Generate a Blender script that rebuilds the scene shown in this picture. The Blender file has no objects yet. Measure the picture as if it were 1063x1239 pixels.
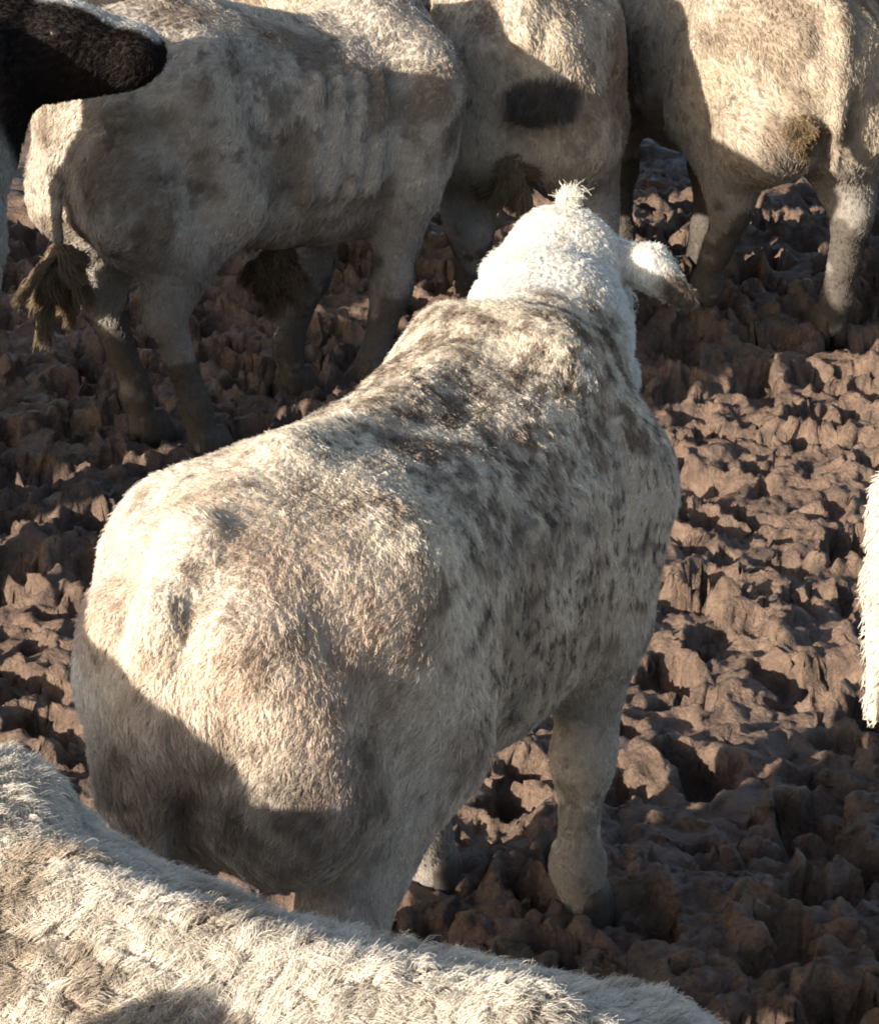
import bpy, math, random
import numpy as np
from mathutils import Vector, Matrix

rng = np.random.default_rng(7)
random.seed(7)
scene = bpy.context.scene
R = math.radians

# ------------------------------------------------------------------ camera
CAM_H, CAM_PITCH, FPX = 2.704, 0.336, 3634.0          # metres, radians, focal length in photo pixels
cam_data = bpy.data.cameras.new('camera')
cam_data.sensor_fit = 'VERTICAL'
cam_data.sensor_height = 24.0
cam_data.lens = FPX * 24.0 / 1239.0
cam_data.clip_start = 0.1
cam_data.clip_end = 500
cam = bpy.data.objects.new('camera', cam_data)
scene.collection.objects.link(cam)
cam.location = (0, 0, CAM_H)
cam.rotation_euler = (math.pi / 2 - CAM_PITCH, 0, 0)
scene.camera = cam

# ------------------------------------------------------------------ sky and sun
SUN_AZ, SUN_EL = 42.0, 16.5       # direction the light travels in plan (deg from +x), height of the sun
world = bpy.data.worlds.new('World')
scene.world = world
world.use_nodes = True
wn = world.node_tree
bg = wn.nodes['Background']
sky = wn.nodes.new('ShaderNodeTexSky')
sky.sky_type = 'NISHITA'
sky.sun_disc = False
sky.sun_elevation = R(SUN_EL)
sdx, sdy = -math.cos(R(SUN_AZ)), -math.sin(R(SUN_AZ))
sky.sun_rotation = math.atan2(sdx, sdy)
sky.air_density = 1.0
sky.dust_density = 2.0
bg.inputs['Strength'].default_value = 0.085
wn.links.new(sky.outputs[0], bg.inputs['Color'])
sun_data = bpy.data.lights.new('sun', 'SUN')
sun_data.energy = 4.6
sun_data.angle = R(0.5)
sun_data.color = (1.0, 0.89, 0.74)
sun = bpy.data.objects.new('sun', sun_data)
scene.collection.objects.link(sun)
tv = Vector((math.cos(R(SUN_AZ)) * math.cos(R(SUN_EL)), math.sin(R(SUN_AZ)) * math.cos(R(SUN_EL)), -math.sin(R(SUN_EL))))
sun.rotation_euler = tv.to_track_quat('-Z', 'Y').to_euler()
scene.view_settings.view_transform = 'Standard'
scene.view_settings.look = 'None'
scene.view_settings.exposure = 1.45
scene.view_settings.gamma = 1.0
scene.view_settings.use_curve_mapping = False
scene.cycles.filter_width = 1.9
scene.cycles.max_bounces = 6
scene.cycles.diffuse_bounces = 3
scene.cycles.transmission_bounces = 3
scene.cycles_curves.shape = 'RIBBONS'

# ------------------------------------------------------------------ helpers: noise
def _hash(ix, iy, iz, s):
    h = (ix * 374761393 + iy * 668265263 + iz * 2147483647 + s * 1274126177) & 0xFFFFFFFF
    h = ((h ^ (h >> 13)) * 1274126177) & 0xFFFFFFFF
    h = ((h ^ (h >> 16)) * 2246822519) & 0xFFFFFFFF
    return ((h ^ (h >> 15)) & 0xFFFFFF).astype(np.float32) / np.float32(0xFFFFFF)

def vnoise(p, s=0):
    """value noise in -1..1 at points (n,3)"""
    f = np.floor(p)
    i = f.astype(np.int64)
    t = (p - f).astype(np.float32)
    t = t * t * t * (t * (t * 6 - 15) + 10)
    out = 0
    for dx in (0, 1):
        wx = t[:, 0] if dx else 1 - t[:, 0]
        for dy in (0, 1):
            wy = t[:, 1] if dy else 1 - t[:, 1]
            for dz in (0, 1):
                wz = t[:, 2] if dz else 1 - t[:, 2]
                out = out + wx * wy * wz * _hash(i[:, 0] + dx, i[:, 1] + dy, i[:, 2] + dz, s)
    return out * 2 - 1

def fbm(p, sc, octv=4, s=0, gain=0.5):
    a, o, n = 1.0, 0, 0.0
    q = p * sc
    for k in range(octv):
        o = o + a * vnoise(q + 13.7 * k, s + k)
        n += a
        a *= gain
        q = q * 2.03
    return o / n

def worley(p, s=0):
    """2-D cell noise at points (n,2): distances F1, F2 and an id in 0..1"""
    f = np.floor(p).astype(np.int64)
    d1 = np.full(len(p), 9.0, np.float32)
    d2 = d1.copy()
    cid = np.zeros(len(p), np.float32)
    z = np.zeros(len(p), np.int64)
    for dx in (-1, 0, 1):
        for dy in (-1, 0, 1):
            cx, cy = f[:, 0] + dx, f[:, 1] + dy
            px = cx + _hash(cx, cy, z, s)
            py = cy + _hash(cx, cy, z, s + 1)
            d = np.hypot(p[:, 0] - px, p[:, 1] - py).astype(np.float32)
            closer = d < d1
            d2 = np.where(closer, d1, np.minimum(d2, d))
            cid = np.where(closer, _hash(cx, cy, z, s + 2), cid)
            d1 = np.where(closer, d, d1)
    return d1, d2, cid

def sstep(a, b, x):
    t = np.clip((x - a) / (b - a), 0, 1)
    return t * t * (3 - 2 * t)

# ------------------------------------------------------------------ helpers: materials
def new_mat(name):
    m = bpy.data.materials.new(name)
    m.use_nodes = True
    m.node_tree.nodes.clear()
    return m, m.node_tree

def attr_node(nt, name):
    a = nt.nodes.new('ShaderNodeAttribute')
    a.attribute_name = name
    return a

def hair_material():
    m, nt = new_mat('coat_hair')
    N, L = nt.nodes, nt.links
    out = N.new('ShaderNodeOutputMaterial')
    col = attr_node(nt, 'coat_colour')
    dif = N.new('ShaderNodeBsdfDiffuse')
    tr = N.new('ShaderNodeBsdfTranslucent')
    gl = N.new('ShaderNodeBsdfGlossy')
    gl.inputs['Roughness'].default_value = 0.45
    L.new(col.outputs['Color'], dif.inputs['Color'])
    L.new(col.outputs['Color'], tr.inputs['Color'])
    L.new(col.outputs['Color'], gl.inputs['Color'])
    m1 = N.new('ShaderNodeMixShader'); m1.inputs[0].default_value = 0.32
    L.new(dif.outputs[0], m1.inputs[1]); L.new(tr.outputs[0], m1.inputs[2])
    m2 = N.new('ShaderNodeMixShader'); m2.inputs[0].default_value = 0.07
    L.new(m1.outputs[0], m2.inputs[1]); L.new(gl.outputs[0], m2.inputs[2])
    L.new(m2.outputs[0], out.inputs['Surface'])
    return m

def skin_material():
    m, nt = new_mat('coat_underlayer')
    N, L = nt.nodes, nt.links
    out = N.new('ShaderNodeOutputMaterial')
    b = N.new('ShaderNodeBsdfPrincipled')
    b.inputs['Roughness'].default_value = 0.9
    b.inputs['Specular IOR Level'].default_value = 0.15
    col = attr_node(nt, 'coat_colour')
    tc = N.new('ShaderNodeTexCoord')
    nz = N.new('ShaderNodeTexNoise'); nz.inputs['Scale'].default_value = 90; nz.inputs['Detail'].default_value = 5
    mp = N.new('ShaderNodeMapRange'); mp.inputs['To Min'].default_value = 0.55; mp.inputs['To Max'].default_value = 1.1
    mx = N.new('ShaderNodeMix'); mx.data_type = 'RGBA'; mx.blend_type = 'MULTIPLY'; mx.inputs[0].default_value = 1.0
    L.new(tc.outputs['Object'], nz.inputs['Vector'])
    L.new(nz.outputs['Fac'], mp.inputs['Value'])
    L.new(col.outputs['Color'], mx.inputs[6]); L.new(mp.outputs[0], mx.inputs[7])
    L.new(mx.outputs[2], b.inputs['Base Color'])
    bp = N.new('ShaderNodeBump'); bp.inputs['Strength'].default_value = 0.5; bp.inputs['Distance'].default_value = 0.004
    L.new(nz.outputs['Fac'], bp.inputs['Height']); L.new(bp.outputs[0], b.inputs['Normal'])
    L.new(b.outputs[0], out.inputs['Surface'])
    return m

def plain_material(name, rgb, rough=0.6, spec=0.3, scale=60, var=0.35, bump=0.3):
    m, nt = new_mat(name)
    N, L = nt.nodes, nt.links
    out = N.new('ShaderNodeOutputMaterial')
    b = N.new('ShaderNodeBsdfPrincipled')
    b.inputs['Roughness'].default_value = rough
    b.inputs['Specular IOR Level'].default_value = spec
    tc = N.new('ShaderNodeTexCoord')
    nz = N.new('ShaderNodeTexNoise'); nz.inputs['Scale'].default_value = scale; nz.inputs['Detail'].default_value = 6
    cr = N.new('ShaderNodeValToRGB')
    cr.color_ramp.elements[0].position = 0.3; cr.color_ramp.elements[1].position = 0.7
    cr.color_ramp.elements[0].color = (*[c * (1 - var) for c in rgb], 1)
    cr.color_ramp.elements[1].color = (*[c * (1 + var) for c in rgb], 1)
    L.new(tc.outputs['Object'], nz.inputs['Vector']); L.new(nz.outputs['Fac'], cr.inputs[0])
    L.new(cr.outputs[0], b.inputs['Base Color'])
    bp = N.new('ShaderNodeBump'); bp.inputs['Strength'].default_value = bump; bp.inputs['Distance'].default_value = 0.005
    L.new(nz.outputs['Fac'], bp.inputs['Height']); L.new(bp.outputs[0], b.inputs['Normal'])
    L.new(b.outputs[0], out.inputs['Surface'])
    return m

HAIR, SKIN = hair_material(), skin_material()
HOOF = plain_material('hoof_horn', (0.05, 0.042, 0.036), 0.6)
EYE = plain_material('eye_dark', (0.012, 0.009, 0.007), 0.08, 0.6, 20, 0.2, 0.0)
DUNG = plain_material('dried_dung', (0.20, 0.145, 0.085), 0.85, 0.15, 70, 0.45, 0.8)

def mud_material():
    m, nt = new_mat('trampled_mud')
    N, L = nt.nodes, nt.links
    out = N.new('ShaderNodeOutputMaterial')
    b = N.new('ShaderNodeBsdfPrincipled')
    tc = N.new('ShaderNodeTexCoord')
    n1 = N.new('ShaderNodeTexNoise'); n1.inputs['Scale'].default_value = 4.0; n1.inputs['Detail'].default_value = 5
    n2 = N.new('ShaderNodeTexNoise'); n2.inputs['Scale'].default_value = 85; n2.inputs['Detail'].default_value = 8; n2.inputs['Roughness'].default_value = 0.65
    n3 = N.new('ShaderNodeTexNoise'); n3.inputs['Scale'].default_value = 16; n3.inputs['Detail'].default_value = 4
    for n in (n1, n2, n3):
        L.new(tc.outputs['Object'], n.inputs['Vector'])
    c1 = N.new('ShaderNodeValToRGB')
    e = c1.color_ramp.elements
    e[0].position = 0.33; e[0].color = (0.092, 0.067, 0.052, 1)
    e[1].position = 0.66; e[1].color = (0.185, 0.130, 0.095, 1)
    k = c1.color_ramp.elements.new(0.5); k.color = (0.146, 0.098, 0.075, 1)
    L.new(n3.outputs['Fac'], c1.inputs[0])
    mr = N.new('ShaderNodeMapRange'); mr.inputs['From Min'].default_value = 0.25; mr.inputs['From Max'].default_value = 0.75
    mr.inputs['To Min'].default_value = 0.6; mr.inputs['To Max'].default_value = 1.3
    L.new(n2.outputs['Fac'], mr.inputs['Value'])
    mx = N.new('ShaderNodeMix'); mx.data_type = 'RGBA'; mx.blend_type = 'MULTIPLY'; mx.inputs[0].default_value = 1
    L.new(c1.outputs[0], mx.inputs[6]); L.new(mr.outputs[0], mx.inputs[7])
    L.new(mx.outputs[2], b.inputs['Base Color'])
    rr = N.new('ShaderNodeMapRange'); rr.inputs['From Min'].default_value = 0.35; rr.inputs['From Max'].default_value = 0.65
    rr.inputs['To Min'].default_value = 0.32; rr.inputs['To Max'].default_value = 0.75
    L.new(n1.outputs['Fac'], rr.inputs['Value']); L.new(rr.outputs[0], b.inputs['Roughness'])
    b.inputs['Specular IOR Level'].default_value = 0.28
    bp = N.new('ShaderNodeBump'); bp.inputs['Strength'].default_value = 1.0; bp.inputs['Distance'].default_value = 0.014
    L.new(n2.outputs['Fac'], bp.inputs['Height']); L.new(bp.outputs[0], b.inputs['Normal'])
    L.new(b.outputs[0], out.inputs['Surface'])
    return m
MUD = mud_material()

# ------------------------------------------------------------------ helpers: meshes
def mesh_from(name, V, F, mat, smooth=True):
    me = bpy.data.meshes.new(name)
    V = np.asarray(V, np.float32); F = np.asarray(F, np.int32)
    k = F.shape[1]
    me.vertices.add(len(V)); me.vertices.foreach_set('co', V.ravel())
    me.loops.add(F.size); me.loops.foreach_set('vertex_index', F.ravel())
    me.polygons.add(len(F))
    me.polygons.foreach_set('loop_start', np.arange(0, F.size, k, dtype=np.int32))
    me.update(calc_edges=True)
    if smooth:
        me.polygons.foreach_set('use_smooth', np.ones(len(F), bool))
    me.materials.append(mat)
    me.validate()
    return me

def link(name, data, parent=None, loc=(0, 0, 0)):
    o = bpy.data.objects.new(name, data)
    scene.collection.objects.link(o)
    o.location = loc
    if parent is not None:
        o.parent = parent
    return o

def surface_nets(D, org, h):
    """quads of the zero level of field D (nx,ny,nz)"""
    ins = D < 0
    nx, ny, nz = D.shape
    cnt = np.zeros((nx - 1, ny - 1, nz - 1), np.int8)
    for a in (0, 1):
        for b in (0, 1):
            for c in (0, 1):
                cnt += ins[a:nx - 1 + a, b:ny - 1 + b, c:nz - 1 + c]
    act = (cnt > 0) & (cnt < 8)
    idx = np.full(act.shape, -1, np.int32)
    cells = np.argwhere(act)
    idx[act] = np.arange(len(cells))
    acc = np.zeros((len(cells), 3)); n = np.zeros(len(cells))
    corners = [(a, b, c) for a in (0, 1) for b in (0, 1) for c in (0, 1)]
    for i in range(8):
        for j in range(i + 1, 8):
            ci, cj = np.array(corners[i]), np.array(corners[j])
            if np.abs(ci - cj).sum() != 1:
                continue
            di = D[cells[:, 0] + ci[0], cells[:, 1] + ci[1], cells[:, 2] + ci[2]]
            dj = D[cells[:, 0] + cj[0], cells[:, 1] + cj[1], cells[:, 2] + cj[2]]
            x = (di < 0) != (dj < 0)
            t = np.where(x, di / np.where(x, di - dj, 1), 0)
            acc += np.where(x[:, None], ci + t[:, None] * (cj - ci), 0)
            n += x
    V = org + h * (cells + acc / np.maximum(n, 1)[:, None])
    Fs = []
    for ax in range(3):
        s0 = [slice(1, -1)] * 3; s1 = [slice(1, -1)] * 3
        s0[ax] = slice(0, -1); s1[ax] = slice(1, None)
        A, B = ins[tuple(s0)], ins[tuple(s1)]
        e = np.argwhere(A != B)
        flip = A[A != B]
        off = np.array([1, 1, 1]); off[ax] = 0
        e = e + off
        u, v = (ax + 1) % 3, (ax + 2) % 3
        du = np.eye(3, dtype=int)[u]; dv = np.eye(3, dtype=int)[v]
        g = lambda q: idx[q[:, 0], q[:, 1], q[:, 2]]
        q = np.stack([g(e - du - dv), g(e - dv), g(e), g(e - du)], 1)
        q = np.where(flip[:, None], q, q[:, ::-1])
        Fs.append(q)
    F = np.concatenate(Fs)
    return V, F[(F >= 0).all(1)]

def laplace(V, F, it=2, w=0.5):
    E = np.concatenate([F[:, [0, 1]], F[:, [1, 2]], F[:, [2, 3]], F[:, [3, 0]]])
    E = np.concatenate([E, E[:, ::-1]])
    n = np.bincount(E[:, 0], minlength=len(V))[:, None]
    for _ in range(it):
        S = np.stack([np.bincount(E[:, 0], weights=V[E[:, 1], k], minlength=len(V)) for k in range(3)], 1)
        V = V * (1 - w) + w * S / np.maximum(n, 1)
    return V

def vert_normals(V, F):
    n = np.cross(V[F[:, 2]] - V[F[:, 0]], V[F[:, 3]] - V[F[:, 1]])
    N = np.stack([sum(np.bincount(F[:, c], weights=n[:, k], minlength=len(V)) for c in range(4)) for k in range(3)], 1)
    return N / np.maximum(np.linalg.norm(N, axis=1, keepdims=True), 1e-9)

class Field:
    """a signed field on a grid, shapes blended in one after another"""
    def __init__(s, lo, hi, h):
        s.h = h; s.org = np.array(lo, float)
        s.ax = [np.arange(lo[i], hi[i], h) for i in range(3)]
        s.D = np.full([len(a) for a in s.ax], 0.5, np.float32)
    def sub(s, lo, hi):
        sl = []
        for i in range(3):
            a = max(0, int((lo[i] - s.org[i]) / s.h)); b = min(len(s.ax[i]), int((hi[i] - s.org[i]) / s.h) + 2)
            if b - a < 2:
                return None
            sl.append(slice(a, b))
        return tuple(sl)
    def blend(s, sl, d, k):
        a = s.D[sl]
        hh = np.maximum(k - np.abs(a - d), 0) / k
        s.D[sl] = np.minimum(a, d) - hh * hh * k * 0.25
    def cone(s, a, b, ra, rb, k=0.05, sq=(1, 1, 1)):
        """round cone from a to b; sq stretches the cross-section per axis"""
        a = np.array(a, float); b = np.array(b, float); sq = np.array(sq, float)
        m = max(ra, rb) * max(sq) + k + 0.03
        sl = s.sub(np.minimum(a, b) - m, np.maximum(a, b) + m)
        if sl is None:
            return
        X = s.ax[0][sl[0]][:, None, None]; Y = s.ax[1][sl[1]][None, :, None]; Z = s.ax[2][sl[2]][None, None, :]
        ba = (b - a) / sq; L = (ba ** 2).sum() + 1e-9
        px, py, pz = (X - a[0]) / sq[0], (Y - a[1]) / sq[1], (Z - a[2]) / sq[2]
        t = np.clip((px * ba[0] + py * ba[1] + pz * ba[2]) / L, 0, 1)
        d = np.sqrt((px - t * ba[0]) ** 2 + (py - t * ba[1]) ** 2 + (pz - t * ba[2]) ** 2) - (ra + t * (rb - ra))
        s.blend(sl, (d * min(sq.min(), 1)).astype(np.float32), k)
    def chain(s, pts, rs, k=0.05, sq=(1, 1, 1)):
        for i in range(len(pts) - 1):
            s.cone(pts[i], pts[i + 1], rs[i], rs[i + 1], k, sq)
    def loft(s, st, k=0.05, n=2.3):
        """torso: stations x, top, bottom, half width, height of greatest width, sideways shift"""
        st = np.array(st, float)
        sl = s.sub((st[0, 0] - .05, -.5, .3), (st[-1, 0] + .05, .5, 1.45))
        x = s.ax[0][sl[0]]
        fine = np.linspace(st[0, 0], st[-1, 0], 200)
        ker = np.hanning(15); ker /= ker.sum()
        def c(j):
            y = np.interp(fine, st[:, 0], st[:, j])
            y = np.convolve(np.pad(y, 7, mode='edge'), ker, 'valid')
            return np.interp(x, fine, y)[:, None, None]
        top, bot, w, zw, sh = (c(j) for j in range(1, 6))
        Y = s.ax[1][sl[1]][None, :, None] - sh; Z = s.ax[2][sl[2]][None, None, :]
        hu, hd = top - zw, zw - bot
        hz = np.where(Z > zw, hu, hd)
        q = ((np.abs(Y) / w) ** n + (np.abs(Z - zw) / hz) ** n) ** (1 / n)
        d = (q - 1) * np.minimum(w, np.minimum(hu, hd))
        ex = np.maximum(st[0, 0] - x, x - st[-1, 0])[:, None, None]
        d = np.maximum(d, ex)
        s.blend(sl, d.astype(np.float32), k)

# ------------------------------------------------------------------ the cow
TORSO = [(-.33, .98, .84, .06, .92, 0), (-.29, 1.09, .72, .13, .94, 0), (-.20, 1.165, .60, .20, .93, 0), (-.06, 1.20, .55, .255, .93, 0),
         (.10, 1.215, .55, .285, .95, 0), (.25, 1.21, .54, .285, .93, 0), (.45, 1.185, .50, .30, .86, 0), (.65, 1.185, .475, .30, .84, 0),
         (.85, 1.225, .47, .285, .84, 0), (1.0, 1.24, .47, .26, .85, 0), (1.12, 1.20, .50, .23, .86, 0), (1.22, 1.12, .56, .18, .85, 0), (1.30, 1.02, .68, .09, .85, 0)]

def cow_mesh(h=0.014, neck=((1.05, 0, 1.02), (1.30, 0, 1.14), (1.52, 0, 1.25)), face=(0.36, 0, -.28), ears=None, ear_drop=-.05,
             legs=None, thigh=None, neck_r=1.0, ear_r=1.0, ear_up=.02, leg_r=1.0, tuck=0.0, tail=True, torso=None, belly=0.0, size=1.0, tail_pts=None):
    f = Field((-.50, -.75, -.06), (2.25, .75, 1.62), h)
    st = [list(r) for r in (torso or TORSO)]
    for r in st:
        r[2] -= belly * max(0, 1 - abs(r[0] - .55) / .6)
    f.loft(st)
    n0, n1, n2 = (np.array(p, float) for p in neck)
    fc = np.array(face, float); fl = np.linalg.norm(fc); fd = fc / fl
    side = np.cross(fd, (0, 0, 1)); side /= np.linalg.norm(side)
    upv = np.cross(side, fd)
    # bony points of the back: hooks, pins, spine, shoulder blades
    spz = lambda x: float(np.interp(x, [r[0] for r in st], [r[1] for r in st])) - .012
    f.chain([(x, 0, spz(x)) for x in (-.22, .10, .55, .95)], [.022, .022, .022, .026], .08)
    for sg in (-1, 1):
        f.cone((.07, .212 * sg, 1.085), (.13, .222 * sg, 1.07), .050, .046, .07)
        f.cone((-.27, .10 * sg, 1.03), (-.22, .13 * sg, 1.02), .05, .05, .06)
        f.cone((.93, .10 * sg, spz(.93) - .03), (1.04, .21 * sg, .92), .06, .08, .09)
        for k in range(4):
            f.cone((.50 + .09 * k, .285 * sg, 1.0), (.44 + .09 * k, .295 * sg, .68), .016, .016, .05)
    # neck: crest and throat
    nk = neck_r
    f.chain([n0, n1, n2], [.22 * nk, .175 * nk, .12 * nk], .08)
    f.chain([n0 + (.02, 0, -.20), n1 + (0, 0, -.17), n2 + (0, 0, -.12)], [.17 * nk, .13 * nk, .085 * nk], .07)
    # head
    pol = n2
    f.cone(pol - fd * .03, pol + fd * .20, .118, .098, .05)
    f.cone(pol + fd * .15, pol + fd * fl, .095, .068, .04)
    f.cone(pol - upv * .10 + fd * .02, pol + fd * (fl - .03) - upv * .055, .085, .052, .04)
    f.cone(pol + fd * (fl - .02) + side * .03, pol + fd * (fl - .02) - side * .03, .064, .064, .03)
    for sg in (-1, 1):
        f.cone(pol + fd * .13 + side * .085 * sg + upv * .035, pol + fd * .17 + side * .08 * sg + upv * .03, .035, .03, .03)
        d = side * sg
        e0 = pol + d * .09 + upv * ear_up
        out, drop, fw = (ears or {}).get('r' if sg > 0 else 'l', (.19, ear_drop, -.03))
        e1 = e0 + d * out * .52 + np.array((0, 0, drop * .4)) + fd * fw * .5
        e2 = e0 + d * out + np.array((0, 0, drop * 1.3)) + fd * fw
        f.cone(e0, e1, .030 * ear_r, .046 * ear_r, .03); f.cone(e1, e2, .046 * ear_r, .022 * ear_r, .02)
    # legs
    lg = dict(fr=(0, 0), fl=(0, 0), hr=(0, 0), hl=(0, 0))
    lg.update(legs or {})
    for key, sg in (('fr', -1), ('fl', 1)):
        dx, dy = lg[key]
        f.chain([(1.02, .17 * sg, .90), (.97, .185 * sg, .66)], [.15, .115], .09)
        f.chain([(.97, .185 * sg, .66), (.975 + dx * .5, .175 * sg + dy * .5, .36), (.965 + dx, .17 * sg + dy, .13), (.985 + dx, .17 * sg + dy, .03)],
                [.098, .062 * leg_r, .041 * leg_r, .048], .045)
        f.cone((.985 + dx * .5, .175 * sg + dy * .5, .38), (.985 + dx * .5, .175 * sg + dy * .5, .33), .060 * leg_r, .056 * leg_r, .03)
        f.cone((.955 + dx, .17 * sg + dy, .13), (.965 + dx, .17 * sg + dy, .11), .049, .049, .025)
    for key, sg in (('hr', -1), ('hl', 1)):
        dx, dy = lg[key]
        ti = (thigh or {}).get(key, 0)
        f.chain([(.04, .135 * sg, .98), (.16 + dx * .2, .185 * sg + ti, .72)], [.165, .135], .08)
        f.chain([(-.17, .105 * sg, .90), (-.15, .145 * sg + ti, .72), (-.07 + dx * .3 + tuck * .5, .165 * sg + ti, .58 + tuck * .5)], [.125, .135 - abs(ti) * .3 - tuck * .15, .11 - tuck * .35], .08)
        f.chain([(.12 + dx * .2, .185 * sg + ti, .70), (-.10 + dx * .5, .175 * sg + dy * .5, .46), (-.15 + dx * .7, .165 * sg + dy * .7, .40)], [.130, .070, .060], .06)
        f.chain([(-.15 + dx * .7, .165 * sg + dy * .7, .41), (-.07 + dx, .16 * sg + dy, .13), (-.035 + dx, .16 * sg + dy, .03)], [.060, .043, .050], .035)
        f.cone((-.185 + dx * .7, .165 * sg + dy * .7, .435), (-.17 + dx * .7, .165 * sg + dy * .7, .40), .036, .044, .035)
        f.cone((-.08 + dx, .16 * sg + dy, .13), (-.07 + dx, .16 * sg + dy, .11), .050, .050, .025)
    if tail:
        tp = tail_pts or [(-.20, 0, 1.165), (-.315, 0, 1.07), (-.325, 0, .90), (-.33, 0, .62)]
        f.chain(tp, [.045, .038, .028, .020], .03)
    V, F = surface_nets(f.D, f.org, h)
    V = laplace(V, F, 3, .5)
    N = vert_normals(V, F)
    V = V + N * (fbm(V, 9, 2, 3) * .008 + fbm(V, 30, 2, 4) * .002)[:, None]
    size = np.broadcast_to(np.array(size, float), 3)
    return V * size, F, f, (pol * size, fd, side, upv, fl * size[2])

def flow_dir(P, N, swirl, seed):
    """lie of the coat: back along the trunk, down the flanks and legs"""
    low = sstep(.75, .45, P[:, 2])
    d = np.stack([-1.0 + .85 * low, 0 * low, -.25 - 1.2 * low - .6 * (1 - np.clip(N[:, 2], 0, 1))], 1)
    ax = np.stack([fbm(P, 5, 2, seed + k) for k in (0, 20, 40)], 1) * swirl
    d = d + ax * 1.6
    d = d - N * (d * N).sum(1, keepdims=True)
    return d / np.maximum(np.linalg.norm(d, axis=1, keepdims=True), 1e-6)

def to_photo(Pw):
    d = Pw - np.array([0, 0, CAM_H])
    cp, sp = math.cos(CAM_PITCH), math.sin(CAM_PITCH)
    z = d[:, 1] * cp - d[:, 2] * sp
    return np.stack([531.5 + FPX * d[:, 0] / z, 619.5 - FPX * (d[:, 1] * sp + d[:, 2] * cp) / z], 1), z

def grow_coat(V, F, N, colfun, count, length, radius, lift, swirl, clump, curl, seed, xform, pts=4, cell=.022, frame_cull=True, lenfun=None):
    """strands of hair scattered over the hide: returns a curves datablock"""
    r = np.random.default_rng(seed)
    T = np.concatenate([F[:, [0, 1, 2]], F[:, [0, 2, 3]]])
    e = np.cross(V[T[:, 1]] - V[T[:, 0]], V[T[:, 2]] - V[T[:, 0]])
    area = np.linalg.norm(e, axis=1) * .5
    C = V[T].mean(1)
    M = np.array(xform)
    Cw = C @ M[:3, :3].T + M[:3, 3]
    fn = (e / np.maximum(area[:, None] * 2, 1e-9)) @ M[:3, :3].T
    vd = np.array([0, 0, CAM_H]) - Cw
    vd /= np.linalg.norm(vd, axis=1, keepdims=True)
    w = np.where((fn * vd).sum(1) > -.25, 1.0, .35)          # thinner on the far side
    if frame_cull:
        px, _ = to_photo(Cw)
        out = (px[:, 0] < -220) | (px[:, 0] > 1280) | (px[:, 1] < -200) | (px[:, 1] > 1440)
        w = np.where(out, w * .3, w)
    w = w * np.where(C[:, 2] < .10, .35, 1)
    pr = area * w; pr /= pr.sum()
    ti = np.sort(r.choice(len(T), count, p=pr))
    u = r.random((count, 2)); fl = u.sum(1) > 1; u[fl] = 1 - u[fl]
    t = T[ti]
    bw = np.stack([1 - u.sum(1), u[:, 0], u[:, 1]], 1)
    P = (V[t] * bw[..., None]).sum(1)
    n = (N[t] * bw[..., None]).sum(1); n /= np.linalg.norm(n, axis=1, keepdims=True)
    d = flow_dir(P, n, swirl, seed)
    L = length * r.uniform(.6, 1.15, count) * (1 + .35 * fbm(P, 12, 2, seed + 5))
    L = L * (.38 + .62 * sstep(.40, .66, P[:, 2]))
    if lenfun is not None:
        L = L * lenfun(P)
    # clumps: neighbours in a jittered cell lean to a common centre
    J = P + np.stack([fbm(P, 18, 1, seed + 60 + k) for k in range(3)], 1) * cell * .8
    ck = np.floor(J / cell).astype(np.int64)
    ck = ck - ck.min(0)
    _, inv = np.unique((ck[:, 0] * 4096 + ck[:, 1]) * 4096 + ck[:, 2], return_inverse=True)
    inv = inv.ravel()
    cn = np.bincount(inv)
    cen = np.stack([np.bincount(inv, weights=P[:, k]) / cn for k in range(3)], 1)
    crand = r.random(len(cn))[inv]
    cdir = r.normal(size=(len(cn), 3))[inv] * .35
    lf = lift * (0.55 + .9 * crand)
    d2 = d + cdir * swirl; d2 -= n * (d2 * n).sum(1, keepdims=True)
    d2 /= np.maximum(np.linalg.norm(d2, axis=1, keepdims=True), 1e-6)
    sd = np.cross(n, d2)
    ph = (r.random(count) * .6 + crand) * 6.283
    S = np.linspace(0, 1, pts)
    pos = np.empty((count, pts, 3), np.float32)
    toc = cen[inv] - P
    jit = r.normal(size=(count, 3)) * .10
    for i, s in enumerate(S):
        ang = ph + s * 5.0
        off = d2 * s + n * (lf * s * (1 - .45 * s))[:, None] + jit * s
        q = P + off * L[:, None] + toc * (clump * s ** 1.3)
        q = q + (sd * np.cos(ang)[:, None] + n * np.abs(np.sin(ang))[:, None]) * (curl * L * s)[:, None]
        pos[:, i] = q
    cv = bpy.data.hair_curves.new('coat')
    cv.add_curves([pts] * count)
    cv.attributes['position'].data.foreach_set('vector', pos.ravel())
    if 'radius' not in cv.attributes:
        cv.attributes.new('radius', 'FLOAT', 'POINT')
    rad = radius * (1 - .75 * S ** 1.5)[None, :] * r.uniform(.7, 1.3, count)[:, None]
    cv.attributes['radius'].data.foreach_set('value', rad.astype(np.float32).ravel())
    col = colfun(P, n)
    col = col * (1 + .20 * (crand - .5) + .16 * r.normal(size=count).clip(-2, 2) * .7)[:, None]
    a = cv.attributes.new('coat_colour', 'FLOAT_COLOR', 'CURVE')
    a.data.foreach_set('color', np.concatenate([np.clip(col, .004, .9), np.ones((count, 1))], 1).astype(np.float32).ravel())
    cv.materials.append(HAIR)
    return cv

def lerp3(a, b, t):
    return np.asarray(a) + (np.asarray(b) - np.asarray(a)) * np.asarray(t)[:, None]

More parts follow.
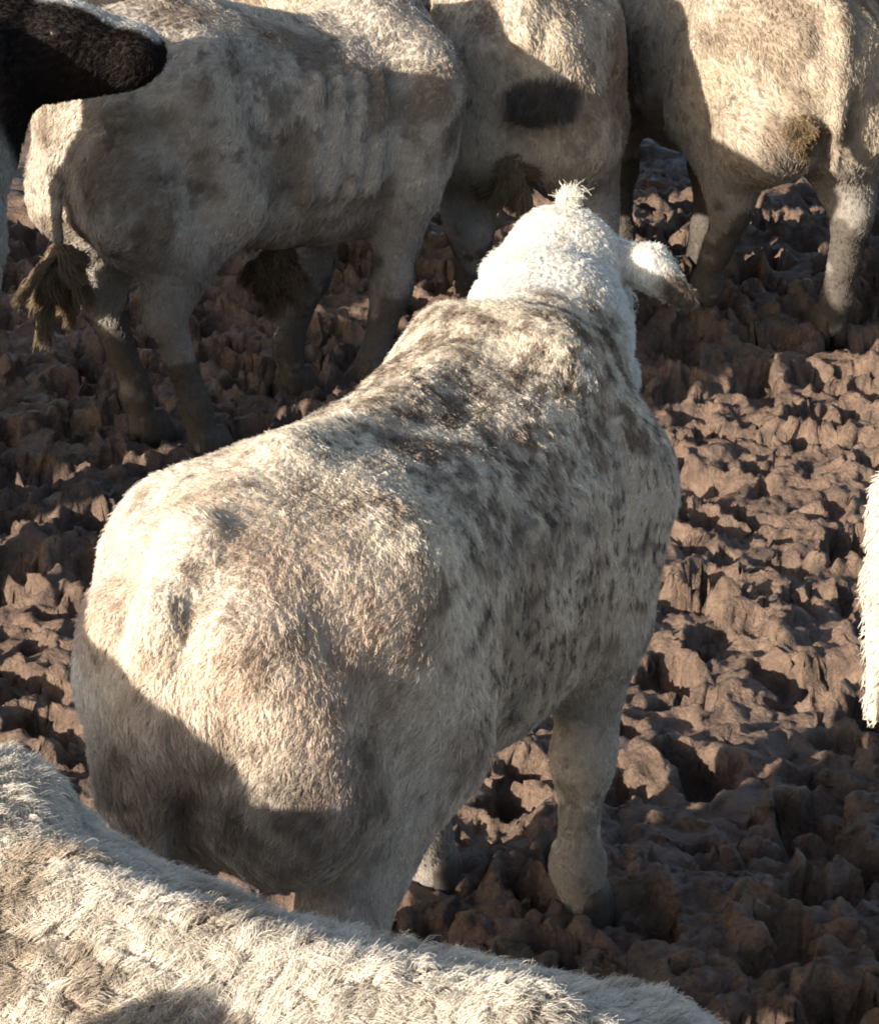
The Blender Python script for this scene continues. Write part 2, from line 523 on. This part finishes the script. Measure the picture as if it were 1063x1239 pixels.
def hoof_mesh():
    V, F = [], []
    for sg in (-1, 1):
        b = len(V)
        for z, s, dx in ((-.05, 1.1, .016), (0.0, 1.05, .012), (.045, .92, 0), (.075, .72, -.006)):
            for i in range(10):
                a = i / 10 * 2 * math.pi
                x = math.cos(a); y = math.sin(a)
                V.append((dx + .062 * s * x * (1.12 if x > 0 else .85), sg * .029 + .027 * s * y * (1 - .25 * max(x, 0)), z))
        for k in range(3):
            for i in range(10):
                j = (i + 1) % 10
                F.append((b + k * 10 + i, b + k * 10 + j, b + k * 10 + 10 + j, b + k * 10 + 10 + i))
        for base in (0, 30):
            for i in range(1, 9, 2):
                q = (b + base, b + base + i, b + base + i + 1, b + base + min(i + 2, 9))
                F.append(q if base else q[::-1])
    return mesh_from('hoof', V, F, HOOF)
HOOF_ME = hoof_mesh()

def ball_mesh(name, r, mat, lump=0.0, seed=1, sc=(1, 1, 1), n=14, freq=14):
    V, F = [], []
    for i in range(n + 1):
        for j in range(2 * n):
            a, b = math.pi * i / n, math.pi * j / n
            V.append((math.sin(a) * math.cos(b), math.sin(a) * math.sin(b), math.cos(a)))
    for i in range(n):
        for j in range(2 * n):
            k = (j + 1) % (2 * n)
            F.append((i * 2 * n + j, (i + 1) * 2 * n + j, (i + 1) * 2 * n + k, i * 2 * n + k))
    V = np.array(V)
    if lump:
        V = V * (1 + lump * fbm(V * r, freq, 3, seed))[:, None]
    return mesh_from(name, V * r * np.array(sc), F, mat)
EYE_ME = ball_mesh('eye', .021, EYE, n=10)

def make_cow(name, label, loc, heading, geo, colfun, hair, group='cattle herd in the muddy yard', category='cow', lenfun=None):
    V, F, fld, (pol, fd, side, upv, fl) = geo
    root = bpy.data.objects.new(name, None)
    root.empty_display_size = .3
    scene.collection.objects.link(root)
    root.location = (loc[0], loc[1], loc[2] if len(loc) > 2 else -.01)
    root.rotation_euler = (0, 0, R(heading))
    root['label'] = label; root['category'] = category; root['group'] = group
    M = Matrix.Translation(root.location) @ Matrix.Rotation(R(heading), 4, 'Z')
    N = vert_normals(V, F)
    me = mesh_from('body', V, F, SKIN)
    col = np.clip(colfun(V, N) * .8, .004, .9)
    a = me.attributes.new('coat_colour', 'FLOAT_COLOR', 'POINT')
    a.data.foreach_set('color', np.concatenate([col, np.ones((len(col), 1))], 1).astype(np.float32).ravel())
    link('body', me, root)
    if hair:
        cv = grow_coat(V, F, N, colfun, xform=M, lenfun=lenfun, **hair)
        c = link('coat', cv, root)
        c['kind'] = 'stuff'
    return root, (pol, fd, side, upv, fl)

def add_head_bits(root, hd):
    pol, fd, side, upv, fl = hd
    for sg in (-1, 1):
        link('eye', EYE_ME, root, pol + fd * .15 + side * .103 * sg + upv * .04)

def add_hooves(root, legs=None, size=1.0):
    lg = dict(fr=(0, 0), fl=(0, 0), hr=(0, 0), hl=(0, 0)); lg.update(legs or {})
    for k, (x, y) in dict(fr=(.99, -.17), fl=(.99, .17), hr=(-.03, -.16), hl=(-.03, .16)).items():
        link('hoof', HOOF_ME, root, tuple(np.array((x + lg[k][0], y + lg[k][1], 0.0)) * size))

CREAM = np.array((.80, .725, .62)); WHITE = np.array((.88, .85, .79)); BROWN = np.array((.20, .145, .10)); GREY = np.array((.30, .28, .265))

# ------------------------------------------------------------------ ground
def axis(a0, a1, step, far0, far1):
    mid = np.arange(a0, a1, step)
    k = np.arange(1, 60); g = step * (1.14 ** k - 1) / .14 * 1.0
    lo = (a0 - g)[::-1]; hi = mid[-1] + g
    return np.concatenate([[far0], lo[lo > far0], mid, hi[hi < far1], [far1]])

def build_ground():
    xs = axis(-1.5, 1.75, .0066, -150, 150)
    ys = [3.8]
    while ys[-1] < 13:
        ys.append(ys[-1] + .0070 * (ys[-1] / 5.0) ** 1.4)
    g = .0078 * 1.16 ** np.arange(1, 75)
    ys = np.concatenate([[-100], (3.8 - np.cumsum(g))[::-1][25:], ys, (ys[-1] + np.cumsum(g * 3))[:60], [300]])
    ys = ys[np.concatenate([[True], np.diff(ys) > 0])]
    X, Y = np.meshgrid(xs, ys, indexing='ij')
    sh = X.shape
    P = np.stack([X.ravel(), Y.ravel(), np.zeros(X.size)], 1)
    near = sstep(17, 9, np.abs(P[:, 1] - 6.0) + np.abs(P[:, 0]) * .8)
    W = P.copy()
    W[:, 0] += fbm(P, 9, 2, 80) * .035; W[:, 1] += fbm(P, 9, 2, 81) * .035
    h = fbm(P, 1.3, 3, 82) * .035 * near
    rough = sstep(-.30, .15, fbm(P, 1.7, 2, 77) + .24)            # smeared flats and badly broken ground
    W[:, 0] += fbm(P, 15, 4, 83, .62) * .075; W[:, 1] += fbm(P, 15, 4, 84, .62) * .075
    # torn lumps: uneven slabs with creases between, broken up by billows
    f1, f2, cid = worley(W[:, :2] / .21, 5)
    h = h + (sstep(0, .22, f2 - f1) * (.004 + .034 * cid)) * near * (.35 + .65 * rough)
    g1, g2, gid = worley(W[:, :2] / .085 + 9, 25)
    h = h + (sstep(0, .30, g2 - g1) * .016 * gid) * near * (.2 + .8 * rough)
    h = h + (np.abs(fbm(P, 7, 4, 86, .55)) - .2) * .06 * near
    h = h.reshape(sh)
    WX = X + (fbm(P, 13, 4, 70, .6) * .05).reshape(sh); WY = Y + (fbm(P, 13, 4, 71, .6) * .05).reshape(sh)
    # hoof holes with pushed-up rims
    r = np.random.default_rng(11)
    pit = np.zeros(sh); rim = np.zeros(sh)
    for _ in range(1900):
        cx, cy = r.uniform(-1.6, 1.8), r.uniform(3.4, 11.5)
        k = r.uniform(.5, 1.25)
        a, b = r.uniform(.050, .085) * k, r.uniform(.035, .060) * k
        th = r.uniform(0, math.pi); dep = r.uniform(.04, .11) * k
        i0, i1 = np.searchsorted(xs, [cx - .22, cx + .22]); j0, j1 = np.searchsorted(ys, [cy - .22, cy + .22])
        sl = (slice(i0, i1), slice(j0, j1))
        dx, dy = WX[sl] - cx, WY[sl] - cy
        u = (dx * math.cos(th) + dy * math.sin(th)) / a; v = (-dx * math.sin(th) + dy * math.cos(th)) / b
        q = np.sqrt(u * u + v * v)
        pit[sl] = np.maximum(pit[sl], dep * sstep(1.15, .85, q))
        rim[sl] = np.maximum(rim[sl], dep * .40 * np.exp(-((q - 1.45) / .35) ** 2) * (.55 + .45 * u / np.maximum(q, .1)))
    h = h - pit + rim * (pit < .01)
    for _ in range(1):
        h[1:-1, 1:-1] = .4 * h[1:-1, 1:-1] + .15 * (h[2:, 1:-1] + h[:-2, 1:-1] + h[1:-1, 2:] + h[1:-1, :-2])
    P3 = P.copy(); P3[:, 2] = h.ravel() * 1.2
    hf = h.ravel() + (fbm(P3, 26, 6, 90, .72) * .0155 * (.5 + .5 * rough)) * near
    V = P.copy(); V[:, 2] = hf - .035
    # crumbs pushed sideways so that lumps overhang a little
    V[:, 0] += (fbm(P3 + 3, 13, 4, 97, .55) * .034 + fbm(P3, 45, 3, 68, .6) * .008) * near; V[:, 1] += (fbm(P3 + 5, 13, 4, 98, .55) * .034 + fbm(P3, 45, 3, 69, .6) * .008) * near
    nx, ny = sh
    ii = np.arange(nx * ny).reshape(sh)
    F = np.stack([ii[:-1, :-1].ravel(), ii[1:, :-1].ravel(), ii[1:, 1:].ravel(), ii[:-1, 1:].ravel()], 1)
    o = link('ground', mesh_from('ground', V, F, MUD))
    o['kind'] = 'structure'
    return xs, ys, V[:, 2].reshape(sh)
GX, GY, GZ = build_ground()

# ------------------------------------------------------------------ the herd
def dirt_mix(P, base, dirt, sc, lo, hi, seed, amt=1.0):
    t = sstep(lo, hi, fbm(P, sc, 4, seed)) * amt
    return base + (dirt - base) * t[:, None]

def col_main(P, N):
    c = np.tile(CREAM, (len(P), 1))
    c = dirt_mix(P, c, np.array((.48, .39, .30)), 7, .05, .4, 31, .55)
    c = dirt_mix(P, c, np.array((.28, .22, .165)), 26, .16, .40, 32, .65)
    back = sstep(.15, .35, P[:, 0]) * sstep(.85, 1.1, P[:, 2])
    t = sstep(-.1, .3, fbm(P, 21, 5, 33, .7)) * back * .8
    c = lerp3(c, BROWN, t)
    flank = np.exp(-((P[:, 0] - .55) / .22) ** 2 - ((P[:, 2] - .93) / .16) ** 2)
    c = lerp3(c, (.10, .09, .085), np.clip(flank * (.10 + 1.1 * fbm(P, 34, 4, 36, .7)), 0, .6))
    spk = sstep(.30, .40, fbm(P, 62, 3, 37)) * .75 * sstep(-.25, .2, fbm(P, 5, 2, 47))
    ticks = sstep(.40, .50, fbm(P * (1.5, 1.5, .8), 62, 2, 48)) * .7
    c = lerp3(c, (.06, .05, .045), ticks * sstep(.0, .3, P[:, 0]) * sstep(1.15, 1.0, P[:, 2]))
    c = lerp3(c, (.07, .06, .055), spk * sstep(-.1, .3, P[:, 0]))
    white = sstep(1.06, 1.17, P[:, 0] + 1.15 * (P[:, 1] + .02) + .05 * fbm(P, 15, 3, 44)) * sstep(.7, .9, P[:, 2])
    c = lerp3(c, WHITE, white * .95)
    c = lerp3(c, WHITE, sstep(.0, -.12, P[:, 0]) * sstep(.10, .2, P[:, 1] + .04 * fbm(P, 12, 2, 45)) * .8)
    c = lerp3(c, (.17, .13, .10), sstep(.085, .05, np.linalg.norm(P - EAR_TIP, axis=1)))
    stain_shade = sstep(.02, -.12, P[:, 0]) * sstep(.88, .70, P[:, 2] + .10 * fbm(P, 9, 3, 49)) * np.clip(.75 + .8 * fbm(P, 24, 4, 50, .65), 0, 1)
    c = lerp3(c, (.12, .105, .09), stain_shade * .85)  # dung on the lower rump, plus the shade there darkened into the coat
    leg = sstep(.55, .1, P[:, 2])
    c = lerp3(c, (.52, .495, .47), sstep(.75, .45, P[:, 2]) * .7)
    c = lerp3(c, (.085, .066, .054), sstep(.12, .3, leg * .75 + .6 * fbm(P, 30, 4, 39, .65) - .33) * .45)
    pink = np.exp(-((P[:, 0] + .2) / .2) ** 2 - ((P[:, 2] - .95) / .2) ** 2) * (.45 + .9 * fbm(P, 7, 3, 41))
    c = lerp3(c, (.55, .41, .32), np.clip(pink, 0, .7))
    return white_strokes(P, c)

MARKS = []            # strokes of white hair on the neck, as pairs of points on the hide

def white_strokes(P, c):
    for a, b, wdt, amt in MARKS:
        ba = b - a
        t = np.clip(((P - a) @ ba) / (ba @ ba), 0, 1)
        d = np.linalg.norm(P - a - t[:, None] * ba, axis=1)
        c = lerp3(c, (.86, .84, .82), sstep(wdt * 1.3, wdt * .7, d) * amt)
    return c

def col_bg(seed, base=(.58, .52, .45), dirt=(.26, .20, .15), amt=.75):
    def f(P, N):
        c = np.tile(np.array(base), (len(P), 1))
        c = dirt_mix(P, c, np.array(dirt), 6, -.1, .35, seed, amt)
        c = dirt_mix(P, c, np.array((.13, .105, .085)), 22, .2, .4, seed + 5, .5)
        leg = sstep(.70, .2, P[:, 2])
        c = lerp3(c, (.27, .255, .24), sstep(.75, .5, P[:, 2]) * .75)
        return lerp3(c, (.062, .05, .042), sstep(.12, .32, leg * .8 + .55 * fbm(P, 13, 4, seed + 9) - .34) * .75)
    return f

def col_fg(P, N):
    c = np.tile(np.array((.68, .63, .555)), (len(P), 1))
    c = dirt_mix(P, c, np.array((.36, .29, .22)), 8, .05, .4, 51, .75)
    return dirt_mix(P, c, np.array((.28, .23, .18)), 28, .25, .5, 55, .5)

def col_dark(P, N):
    # black with a tan tinge on the neck and a white chest
    c = np.tile(np.array((.022, .018, .017)), (len(P), 1))
    c = lerp3(c, (.13, .075, .05), sstep(-.2, .3, fbm(P, 5, 3, 61)) * sstep(1.45, 1.32, P[:, 0]) * sstep(.95, 1.1, P[:, 2]) * sstep(1.3, 1.15, P[:, 0]))
    chest = sstep(.0, .12, .9 * np.exp(-((P[:, 0] - 1.18) / .24) ** 2 - ((P[:, 2] - .84) / .3) ** 2) + .2 * fbm(P, 3, 2, 63) - .25)
    c = lerp3(c, (.46, .435, .40), chest)
    c = lerp3(c, (.10, .085, .07), chest * sstep(.05, .4, fbm(P, 9, 4, 64, .62)) * .85)
    pol, fd, side, upv, fl = geo_d[3]
    q = P - pol
    blaze = sstep(.055, .03, np.abs(q @ side)) * sstep(.03, .05, q @ upv) * sstep(.06, .12, q @ fd)
    c = lerp3(c, (.6, .58, .55), blaze)
    return c

LEGS0 = {}
H_MAIN = dict(count=300000, length=.0155, radius=.00055, lift=.45, swirl=.6, clump=.34, curl=.2, seed=100, pts=5, cell=.017)
H_FG = dict(count=340000, length=.023, radius=.0005, lift=.55, swirl=.9, clump=.32, curl=.36, seed=200, pts=5, cell=.026)
H_BG = dict(count=95000, length=.019, radius=.001, lift=.42, swirl=.5, clump=.45, curl=.15, seed=300, pts=4, cell=.025)


def cow_copy(src, loc, heading, label):
    """another animal of the herd that shares its meshes with src"""
    r = src.copy(); scene.collection.objects.link(r)
    r.location = (loc[0], loc[1], -.01); r.rotation_euler = (0, 0, R(heading)); r['label'] = label
    for ch in src.children:
        c = ch.copy(); scene.collection.objects.link(c); c.parent = r
    return r

def hang_clump(root, at, r, label, seed, col=(.24, .175, .105), n=2600, hang=.10, up=-1.0, width=.0012, name='dung_clump'):
    # locks of strands run together towards shared tips
    """a matted lump of hair and dried dung that hangs on the hide"""
    rr = np.random.default_rng(seed)
    o = link(name, ball_mesh(name, r * .75, DUNG, .55, seed, (.85, .8, 1.0), 16, 11), root, at)
    cen = np.array(at)
    d = rr.normal(size=(n, 3)); d /= np.linalg.norm(d, axis=1, keepdims=True)
    P = cen + d * r * .85 * np.array((.85, .8, 1.0))
    ld = rr.normal(size=(30, 3)); ld /= np.linalg.norm(ld, axis=1, keepdims=True)
    k = np.argmax(d @ ld.T, axis=1)
    lock = rr.normal(size=(30, 3)) * .7; ll = rr.uniform(.25, 1.25, 30)
    tip = cen + ld * r * .9 * np.array((.85, .8, 1.0))
    pts = 5; S = np.linspace(0, 1, pts)
    pos = np.empty((n, pts, 3), np.float32)
    for i, s in enumerate(S):
        v = d * (.35 * s) + lock[k] * s * .5 + np.array((0, 0, up)) * s ** 1.4
        pos[:, i] = P * (1 - .5 * s) + tip[k] * .5 * s + v * (hang * ll[k])[:, None] + (2.0 * rr.normal(size=(n, 3)) + 2.2 * np.sin(s * 7 + lock[k] * 9 + d * 1.5)) * .0045 * s
    cv = bpy.data.hair_curves.new('matted_hair'); cv.add_curves([pts] * n)
    cv.attributes['position'].data.foreach_set('vector', pos.ravel())
    if 'radius' not in cv.attributes:
        cv.attributes.new('radius', 'FLOAT', 'POINT')
    cv.attributes['radius'].data.foreach_set('value', np.tile(width * (1 - .6 * S), n).astype(np.float32))
    a = cv.attributes.new('coat_colour', 'FLOAT_COLOR', 'CURVE')
    c = np.array(col)[None] * rr.uniform(.5, 1.5, n)[:, None]
    a.data.foreach_set('color', np.concatenate([c, np.ones((n, 1))], 1).astype(np.float32).ravel())
    cv.materials.append(HAIR)
    h = link('matted_hair', cv, o, (-at[0], -at[1], -at[2])); h['kind'] = 'stuff'
    return o

def on_hide(geo, at, heading, px, py):
    """the point of a cow's hide that the camera sees at a place in the photograph, in the cow's own space"""
    V, F = geo[0], geo[1]
    N = vert_normals(V, F)
    c, s_ = math.cos(R(heading)), math.sin(R(heading))
    M = np.array([[c, -s_, 0], [s_, c, 0], [0, 0, 1]])
    W = V @ M.T + np.array([at[0], at[1], -.01])
    q, z = to_photo(W)
    vd = np.array([0, 0, CAM_H]) - W
    front = ((N @ M.T) * vd).sum(1) > 0
    d = np.hypot(q[:, 0] - px, q[:, 1] - py) + (~front) * 1e3
    k = np.argsort(d)[:6]
    k = k[z[k] < z[k].min() + .1]
    w = 1 / (d[k] + .5)
    return (V[k] * w[:, None]).sum(0) / w.sum()

mlegs = dict(hr=(.12, 0), hl=(.14, .02))
geo = cow_mesh(h=.012, size=.975, neck_r=.86, ear_r=.98, ear_up=.055, leg_r=.88, tuck=.12, neck=((1.05, 0, 1.03), (1.27, .05, 1.13), (1.46, .10, 1.20)), face=(.275, .035, -.31),
               ears=dict(r=(.175, -.085, -.05), l=(.10, -.10, .06)), legs=mlegs, thigh=dict(hl=-.06))
EAR_TIP = geo[3][0] + (geo[3][2] * .275 - geo[3][1] * .06 + np.array((0, 0, -.06))) * .975
MAIN_AT, MAIN_HD = (-.295, 4.56), 63.7
hv = lambda x, y: on_hide(geo, MAIN_AT, MAIN_HD, x, y)
for line, wdt, amt in [([(703.5, 421.7), (709.8, 421.9), (709.6, 426.3), (703.4, 427.4)], .0035, .6), ([(702, 431.6), (709.8, 429.6), (709, 436)], .0035, .6),
                       ([(704.5, 449.2), (713.8, 449.4)], .005, 1), ([(702.6, 453.3), (717, 455.6)], .005, 1), ([(709.8, 454.6), (712.2, 461)], .0045, 1),
                       ([(712, 468.7), (718, 468.7)], .0055, 1)]:
    pts = [hv(*q) for q in line]
    MARKS += [(pts[k], pts[k + 1], wdt, amt) for k in range(len(pts) - 1)]
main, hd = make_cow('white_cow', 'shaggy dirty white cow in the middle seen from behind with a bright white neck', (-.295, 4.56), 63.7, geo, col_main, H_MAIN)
add_head_bits(main, hd); add_hooves(main, mlegs, .975)

l1 = dict(hl=(.10, -.06), hr=(.14, 0), fr=(-.14, 0), fl=(-.22, 0))
S1 = np.array((.87, .95, 1.06))
T1 = [[x, t - .14 * max(0, min(1, (x - .25) / .6)), b, w, z, q] for x, t, b, w, z, q in TORSO]
geo_1 = cow_mesh(torso=T1, h=.015, legs=l1, size=S1, neck=((1.02, .05, .98), (1.10, .24, .95), (1.08, .46, .88)), face=(-.22, .2, -.20))
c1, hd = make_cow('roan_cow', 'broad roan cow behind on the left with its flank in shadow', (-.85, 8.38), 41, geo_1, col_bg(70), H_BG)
add_head_bits(c1, hd); add_hooves(c1, l1, S1)
l2 = dict(hr=(.05, -.10))
geo_b = cow_mesh(h=.015, legs=l2, tail_pts=[(-.20, 0, 1.165), (-.30, 0, 1.06), (-.285, .01, .9), (-.24, .02, .66)])
def col_c2(P, N):
    c = col_bg(80, (.55, .475, .385))(P, N)
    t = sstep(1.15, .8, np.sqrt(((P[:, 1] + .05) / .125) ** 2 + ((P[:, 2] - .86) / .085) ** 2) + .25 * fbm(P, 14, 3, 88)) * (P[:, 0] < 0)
    return lerp3(c, (.05, .05, .052), t * .9)  # oval cast shadow on the rump, painted into the coat colour
c2, hd = make_cow('roan_cow.001', 'roan cow with a shadow spot painted on its rump beyond the white head', (.27, 9.42), 88, geo_b, col_c2, dict(H_BG, seed=301))
add_head_bits(c2, hd); add_hooves(c2, l2)
l3 = dict(hl=(.32, 0))
geo_3 = cow_mesh(h=.015, legs=l3)
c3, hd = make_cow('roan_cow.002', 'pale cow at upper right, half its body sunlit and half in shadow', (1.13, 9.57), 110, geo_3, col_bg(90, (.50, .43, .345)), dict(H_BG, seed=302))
add_head_bits(c3, hd); add_hooves(c3, l3)

geo_f = cow_mesh(h=.014, size=1.0, neck_r=.92, neck=((1.05, 0, .93), (1.30, -.03, .91), (1.50, -.08, .88)), face=(.13, -.05, -.33))
fg, hd = make_cow('cream_cow', 'long haired cream cow whose back fills the bottom left corner', (.16, 2.63), 144, geo_f, col_fg, H_FG)
add_head_bits(fg, hd); add_hooves(fg)

geo_d = cow_mesh(h=.014, size=1.03, face=(.26, -.23, -.05), neck=((1.05, 0, 1.04), (1.20, -.02, 1.18), (1.34, -.04, 1.29)))
dk, hd = make_cow('black_cow', 'black cow with a white chest leaning its head in at top left', (-2.11, 6.70), 47, geo_d, col_dark, dict(H_BG, seed=303, length=.016, radius=.001))
add_head_bits(dk, hd); add_hooves(dk, size=1.03)

geo_r = cow_mesh(h=.015, size=.93, thigh=dict(hl=-.10, hr=.10))
rt, hd = make_cow('white_cow.001', 'white cow whose rump just shows at the right edge', (1.085, 4.96), -8, geo_r, lambda P, N: np.tile(np.array((.66, .6, .52)), (len(P), 1)), dict(H_BG, seed=304, count=20000, length=.022, radius=.001))
add_head_bits(rt, hd); add_hooves(rt, size=.93)

# matted lumps and tail ends
hang_clump(main, (-.335, 0, .60), .035, None, 1, (.40, .34, .25), 1500, .09, name='tail_switch')
hang_clump(c1, (-.32 * .87, 0, .60), .055, None, 2, (.22, .165, .11), 8000, .12, name='tail_switch')
hang_clump(c1, (.46, -.02, .47), .05, None, 3, (.15, .11, .075), 6000)
p2 = on_hide(geo_b, (.27, 9.42), 88, 620, 195); hang_clump(c2, tuple(p2 + (.02, 0, -.02)), .05, None, 4, (.2, .155, .1), 6000, .07)
p3 = on_hide(geo_3, (1.13, 9.57), 110, 970, 150); hang_clump(c3, tuple(p3 + (.02, 0, 0)), .045, None, 5, (.22, .165, .105), 6000, .05)

hang_clump(main, tuple(hv(690, 243)), .016, None, 6, (.84, .80, .72), 420, .021, up=1.3, width=.0007, name='poll_tuft')

# the rest of the herd: beyond the first row, and unseen cows added on the sunny side to cast shadows
for lc, hg, sc, lb in [((-1.45, 3.64), 222, 1.09, 'unseen roan cow standing left of the long haired cream cow'),
                       ((-.78, 2.02), 300, 1.2, 'unseen big roan cow at the near left of the cream cow'),
                       ((-3.2, 6.7), 125, 1.0, 'unseen roan cow behind the black cow'),
                       ((-2.85, 8.2), 125, 1.0, 'unseen roan cow beyond the black cow'),
                       ((-2.0, 10.4), 125, 1.0, 'unseen roan cow far back at the left'),
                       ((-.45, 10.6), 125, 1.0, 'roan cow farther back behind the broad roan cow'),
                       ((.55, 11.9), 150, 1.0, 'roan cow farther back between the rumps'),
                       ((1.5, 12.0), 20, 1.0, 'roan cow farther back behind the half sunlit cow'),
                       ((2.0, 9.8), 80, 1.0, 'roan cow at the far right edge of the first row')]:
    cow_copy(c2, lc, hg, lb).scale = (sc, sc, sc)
